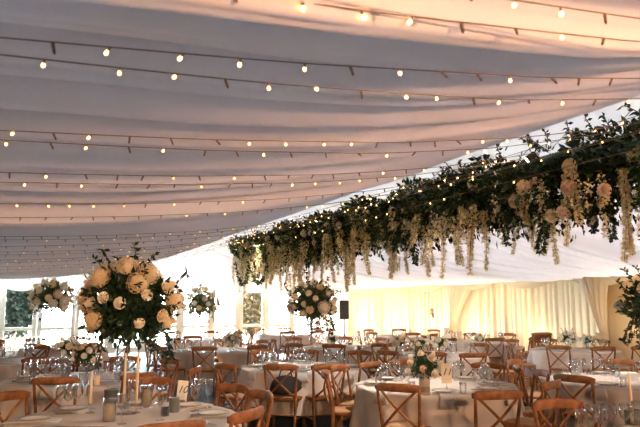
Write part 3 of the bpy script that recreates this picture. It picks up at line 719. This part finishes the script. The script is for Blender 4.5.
for i, y in enumerate(ys):
    dy = fr.uniform(-.12, .12); sag = fr.uniform(.02, .06)
    pts = [(x, y+dy*math.sin(x*.5), interp(LT, x)-.27-sag*math.sin(PI*(x-XL)/(RX-XL))+(.2 if x > 4.2 else 0)*(x-4.2)/.3) for x in lin(XL+.05, RX-.05, 30)]
    fairy(pts, '%s string of warm fairy lights crossing the grey lining' % ORD[i], .2 if i < 14 else .24, .36)
for i, (x, z) in enumerate(((4.05, 3.08), (4.12, 2.98), (4.0, 2.90), (4.15, 2.80))):
    pts = [(x+.1*math.sin(y*.4+i), y, z-.05*math.sin(PI*(y-1.5)/13)+.01*(y-2)) for y in lin(1.6, 14.2, 50)]
    fairy(pts, '%s of four fairy light strings running beside the garland' % ('topmost', 'second', 'third', 'lowest')[i], .3, .4, 'fairy lights beside the garland')
# ---------------------------------------------------------------- candles, cards, other table things
def cyl_candle(p, h, r, label, gh=None):
    t = empty('glass_candle_holder', p, label=label, cat='candle holder')
    gh = gh or h+.05
    mb = MB(); mb.lathe([(r*1.35, 0), (r*1.35, gh), (r*1.27, gh), (r*1.27, .006), (0, .006)], n=20); mb.obj('glass_cylinder', M['glass'], t)
    c = empty('pillar_candle', Vector(p)+Vector((0, 0, .007)), label='cream pillar candle inside the '+label.replace('glass holder', 'holder'), cat='candle')
    mb = MB(); mb.lathe([(r, 0), (r, h-.006), (r-.005, h), (r*.5, h-.005), (0, h-.006)], n=18); mb.obj('wax', M['candle'], c)
    mb = MB(); mb.sweep([(0, 0, h-.01), (.002, 0, h+.012)], .0015, n=4, up=(0, 1, 0)); mb.obj('wick', M['wick'], c)
def tabp(px, py): p = on_z(px, py, TZ); return p
cyl_candle(tabp(109, 421), .12, .038, 'glass holder front of table 10')
cyl_candle(tabp(146, 407), .14, .036, 'glass holder at the middle of table 10', .19)
def taper(px, pyb, pyt, label):
    b = tabp(px, pyb); d = (b.dot(fw)); top = at_px(px, pyt, d).z-TZ
    s = empty('glass_candlestick', b, label='clear glass candlestick under the '+label, cat='candlestick')
    mb = MB(); mb.lathe([(.035, 0), (.035, .004), (.01, .012), (.008, .03), (.014, .045), (.008, .055), (.018, .075), (.0135, .078), (.0125, .062), (0, .06)], n=16); mb.obj('stem', M['glass'], s)
    c = empty('taper_candle', b+Vector((0, 0, .061)), label=label, cat='candle')
    h = top-.061; mb = MB(); mb.lathe([(.0115, 0), (.011, h*.6), (.009, h-.008), (.003, h)], n=12); mb.obj('wax', M['taper'], c)
    mb = MB(); mb.sweep([(0, 0, h-.002), (.001, 0, h+.012)], .0012, n=4, up=(0, 1, 0)); mb.obj('wick', M['wick'], c)
taper(90, 413, 369, 'short ivory taper left of the grey tin on table 10')
taper(123.5, 407, 353, 'tall ivory taper, left of the middle pair on table 10')
taper(136, 413, 352, 'tall ivory taper, right of the middle pair on table 10')
taper(633, 432, 372, 'ivory taper at the bottom right corner of the picture')
def tin(px, py, r, h, label, m='zinc'):
    o = MB(); o.lathe([(r*.95, 0), (r, .004), (r, h-.006), (r*1.04, h-.004), (r*1.04, h), (r*.94, h), (r*.93, .01), (0, .01)], n=24); e = o.obj('votive_tin', M[m]); e.location = tabp(px, py); tag(e, label, 'votive tin')
tin(111, 402, .065, .115, 'wide dark grey tin at the far side of table 10')
tin(174, 412, .045, .12, 'dark grey tin beside the number 10 card')
tin(634, 428, .06, .13, 'dark slate tin at the bottom right corner', 'zinc')
tin(165, 416, .035, .07, 'small smoked votive left of the number 10 card', 'smoke')
tin(97, 385, .03, .10, 'small cream votive on the right of the table behind table 10', 'candle')
def number_card(px, pyb, h, w, text, label, tilt=-.05, lean=.1, d=None, holder=0):
    b = tabp(px, pyb); t = empty('table_number_card', b, -YAW+tilt, label=label, cat='table number')
    R = Matrix.Rotation(lean, 3, 'X')
    if holder:
        mb = MB(); mb.lathe([(.035, 0), (.035, .01), (.004, .014), (.003, holder), (.003, holder+.02)], n=12); mb.obj('holder', M['steel'], t)
    else:
        mb = MB(); mb.box((0, .01, .012), (w*.6, .05, .022), bev=.004); mb.obj('holder', M['boards'], t)
    mb = MB(); mb.box((0, 0, 0), (w, .003, h)); c = mb.obj('card', M['card'], t, smooth=False); c.location = (0, 0, holder+h/2+.008); c.rotation_euler = (-lean, .0 if holder else .08, 0)
    cu = bpy.data.curves.new('numeral', 'FONT'); cu.body = text; cu.size = h*.5; cu.align_x = 'CENTER'; cu.align_y = 'CENTER'; cu.shear = .35; cu.extrude = .0004
    to = bpy.data.objects.new('tmp', cu); C.objects.link(to); dg = bpy.context.evaluated_depsgraph_get(); me = bpy.data.meshes.new_from_object(to.evaluated_get(dg)); bpy.data.objects.remove(to)
    me.materials.clear(); me.materials.append(M['ink'])
    n = inst('numeral', me, c, (0, -.0024, h*.06), (PI/2, 0, 0))
    mb = MB(); mb.sweep([(-w*.3, -.002, -h*.32), (0, -.002, -h*.30), (w*.3, -.002, -h*.33)], .0012, .0006, n=4); mb.sweep([(-w*.22, -.002, h*.40), (w*.22, -.002, h*.41)], .0012, .0006, n=4); mb.obj('flourish', M['ink'], c)
number_card(182, 402, .185, .095, '10', 'white card with number 10 on the left foreground table', .12, .12)
number_card(447, 392, .20, .11, '11', 'white card numbered 11 beside the grey pot of flowers', 0, .08, holder=.08)
number_card(448, 352, .20, .14, '14', 'distant white number card above the row of low posies', 0, .05, holder=.25)
# white box and napkin stack on the right hand table
def wbox(px, py, s, label, nm='gift_box', m='box'):
    p = tabp(px, py); t = empty(nm, p, -YAW+.2, label=label, cat='box')
    mb = MB(); mb.box((0, 0, s[2]*.42), (s[0], s[1], s[2]*.84), bev=.004); mb.obj('body', M[m], t, smooth=False)
    mb = MB(); mb.box((0, 0, s[2]*.86), (s[0]*1.04, s[1]*1.04, s[2]*.28), bev=.004); mb.obj('lid', M[m], t, smooth=False)
wbox(626, 380, (.22, .15, .09), 'white gift box on the large table at the right edge')
wbox(168, 372, (.01, .01, .01), 'x') if False else None
# black coat over a chair seat at the centre table left
b = at(271, 8.55, 0)
bl = MB(); V = []; n = 18; prof = [(.02, 0), (.13, .02), (.17, .08), (.15, .16), (.10, .22), (.03, .245)]
for (r_, z) in prof:
    for j in range(n):
        a = 2*PI*j/n; q = r_*(1+.16*math.sin(3*a+z*20)+.08*math.sin(7*a)); V.append((q*1.3*math.cos(a), q*math.sin(a), z))
bl.add(V, [(i*n+j, i*n+(j+1) % n, (i+1)*n+(j+1) % n, (i+1)*n+j) for i in range(len(prof)-1) for j in range(n)]+[tuple(range(n-1, -1, -1)), tuple((len(prof)-1)*n+j for j in range(n))])
cs = min((q for q in chair_pos), key=lambda q: (q[0]-b).length)
o = bl.obj('black_bag', M['fabric_dark']); o.location = cs[0]+Vector((0, 0, .486)); tag(o, 'slouched black bag on a chair seat left of the centre table', 'bag')
mb = MB(); mb.sweep([(-.1, 0, .2), (-.07, .0, .30), (.0, 0, .335), (.07, 0, .30), (.1, 0, .2)], .008, n=6); mb.obj('strap', M['black'], o)
# loudspeaker on its stand in the far corner
p = Vector((11.0, 21.4, 0)); rz = -.5
t = empty('speaker_stand', p, rz, label='black tripod stand under the loudspeaker in the far corner', cat='stand')
mb = MB(); mb.sweep([(0, 0, .25), (0, 0, 1.1)], .018, n=8, up=(0, 1, 0)); mb.obj('pole', M['black'], t)
for a in (0, 2.1, 4.2): mb = MB(); mb.sweep([(0, 0, .55), (.38*math.cos(a), .38*math.sin(a), .01)], .011, n=6); mb.obj('leg', M['black'], t)
t = empty('loudspeaker', p+Vector((0, 0, 1.1)), rz, label='black loudspeaker on a stand in the far corner', cat='speaker')
mb = MB(); mb.box((0, 0, .36), (.36, .32, .72), bev=.03); mb.obj('cabinet', M['black'], t, smooth=False)
mb = MB(); mb.box((0, -.163, .36), (.31, .01, .66), bev=.004); mb.obj('grille', M['black'], t, smooth=False)
# added uplighters, unseen, warming the right wall from its foot
def added_uplight(x, y, e, label, rotx, col=(1, .70, .36), size=150, rz=0):
    t = empty('added_uplighter', (x, y, 0), rz, label=label, cat='lamp', group='added floor lamps along the drapes')
    mb = MB(); mb.lathe([(.075, .03), (.085, .04), (.085, .19), (.075, .2), (.072, .19), (.07, .06)], n=18); can = mb.obj('added_lamp_can', M['black'], t)
    mb = MB(); mb.lathe([(.068, .165), (.068, .17)], n=18); mb.obj('lens', M['lens'], t)
    mb = MB(); mb.box((0, 0, .015), (.2, .16, .03), bev=.005); mb.obj('base', M['black'], t)
    l = bpy.data.lights.new('added_beam', 'SPOT'); l.energy = e; l.color = col; l.spot_size = math.radians(size); l.spot_blend = .8; l.shadow_soft_size = .07
    lo = bpy.data.objects.new('added_beam', l); link(lo, t); lo.location = (0, 0, .22); lo.rotation_euler = (PI+rotx[0], rotx[1], 0)
UP = 38
for i, y in enumerate((21.6, 19.0, 16.9, 14.6, 12.2, 8.6)):
    added_uplight(11.35, y, UP, '%s added floor lamp from the window corner along the right wall' % ORD[i].replace('nearest', 'first'), (0, .0), (1, .74, .42))
def added_pin_spot(x, y, tx, ty, e, label, z=3.0):  # spots added beside the garland to light the tables
    d = (Vector((tx, ty, .75))-Vector((x, y, z))).normalized(); t = empty('added_pin_spot', (x, y, z), label=label, cat='lamp', group='added spot lamps along the garland')
    t.rotation_euler = d.to_track_quat('-Z', 'Y').to_euler()
    mb = MB(); mb.lathe([(.03, .10), (.034, .09), (.034, -.0), (.031, -.002), (.029, .02)], n=16); mb.obj('added_lamp_can', M['black'], t)
    mb = MB(); mb.lathe([(.028, .005), (.028, .008)], n=16); mb.obj('lens', M['lens'], t)
    mb = MB(); mb.sweep([(0, 0, .09), (0, .03, .14), (0, .05, .17)], .006, n=6); mb.obj('clamp', M['black'], t)
    l = bpy.data.lights.new('added_beam', 'SPOT'); l.energy = e; l.color = (1, .84, .66); l.spot_size = math.radians(80); l.spot_blend = .9; l.shadow_soft_size = .05
    lo = bpy.data.objects.new('added_beam', l); link(lo, t); lo.location = (0, 0, -.02)
PS = 120
for nm, y, tx, ty in (('nearest', 4.4, 1.6, 5.6), ('second', 6.2, 3.7, 6.6), ('third', 9.2, 3.0, 9.4), ('fourth', 12.2, 4.0, 14.0)):
    added_pin_spot(4.22, y, tx, ty, PS, '%s small added spot lamp on the left of the garland' % nm)
for nm, y, tx, ty in (('nearest', 5.2, 7.2, 6.5), ('second', 8.2, 8.0, 9.5), ('farthest', 12.5, 8.5, 14.0)):
    added_pin_spot(5.62, y, tx, ty, PS*1.2, '%s small added spot lamp on the right of the garland' % nm)
def added_wash_lamp(x, y, z, tx, ty, tz, e, label):  # lamps added behind the camera to graze the ceiling folds with warm light
    t = empty('added_wash_lamp', (x, y, 0), label=label, cat='lamp', group='added warm lamps on poles by the back drape')
    mb = MB(); mb.sweep([(0, 0, .2), (0, 0, z-.1)], .018, n=8, up=(0, 1, 0)); mb.obj('pole', M['black'], t)
    for a in (0, 2.1, 4.2): mb = MB(); mb.sweep([(0, 0, .6), (.33*math.cos(a), .33*math.sin(a), .011)], .011, n=6); mb.obj('leg', M['black'], t)
    d = (Vector((tx, ty, tz))-Vector((x, y, z))).normalized(); q = d.to_track_quat('-Z', 'Y').to_euler()
    mb = MB(); mb.lathe([(.07, .16), (.09, .13), (.09, .0), (.085, -.002), (.08, .04)], n=18); c = mb.obj('added_lamp_can', M['black'], t); c.location = (0, 0, z); c.rotation_euler = q
    mb = MB(); mb.lathe([(.078, .02), (.078, .025)], n=18); c = mb.obj('lens', M['lens'], t); c.location = (0, 0, z); c.rotation_euler = q
    l = bpy.data.lights.new('added_beam', 'SPOT'); l.energy = e; l.color = (1, .54, .26); l.spot_size = math.radians(76); l.spot_blend = 1; l.shadow_soft_size = .08
    lo = bpy.data.objects.new('added_beam', l); link(lo, t); lo.location = Vector((0, 0, z))+d*.03; lo.rotation_euler = q
WL = 270
for nm, x in (('left', -1.8), ('middle', 1.6), ('right', 4.2)):
    added_wash_lamp(x, -1.9, 2.3, x*.8, 6, 2.0, WL, 'added warm lamp on a black pole by the back drape, the %s one' % nm)
# ---------------------------------------------------------------- daylight
w = bpy.data.worlds.new('world'); S.world = w; w.use_nodes = True; N = w.node_tree.nodes; bg = N['Background']
bg.inputs['Color'].default_value = (.80, .90, 1.0, 1); bg.inputs['Strength'].default_value = 36
sl = bpy.data.lights.new('sun', 'SUN'); sl.energy = 1.2; sl.angle = .09; sl.color = (1, .93, .84); so = bpy.data.objects.new('sun', sl); link(so)
so.rotation_euler = Vector((.75, .25, .62)).to_track_quat('Z', 'Y').to_euler()
# ---------------------------------------------------------------- output look
vs = S.view_settings; vs.view_transform = 'Standard'; vs.look = 'None'; vs.exposure = 1.62; vs.gamma = 1; vs.use_curve_mapping = False
S.cycles.max_bounces = 8; S.cycles.transparent_max_bounces = 16; S.cycles.sample_clamp_indirect = 4; S.cycles.use_denoising = True
S.cycles.caustics_reflective = False; S.cycles.caustics_refractive = False
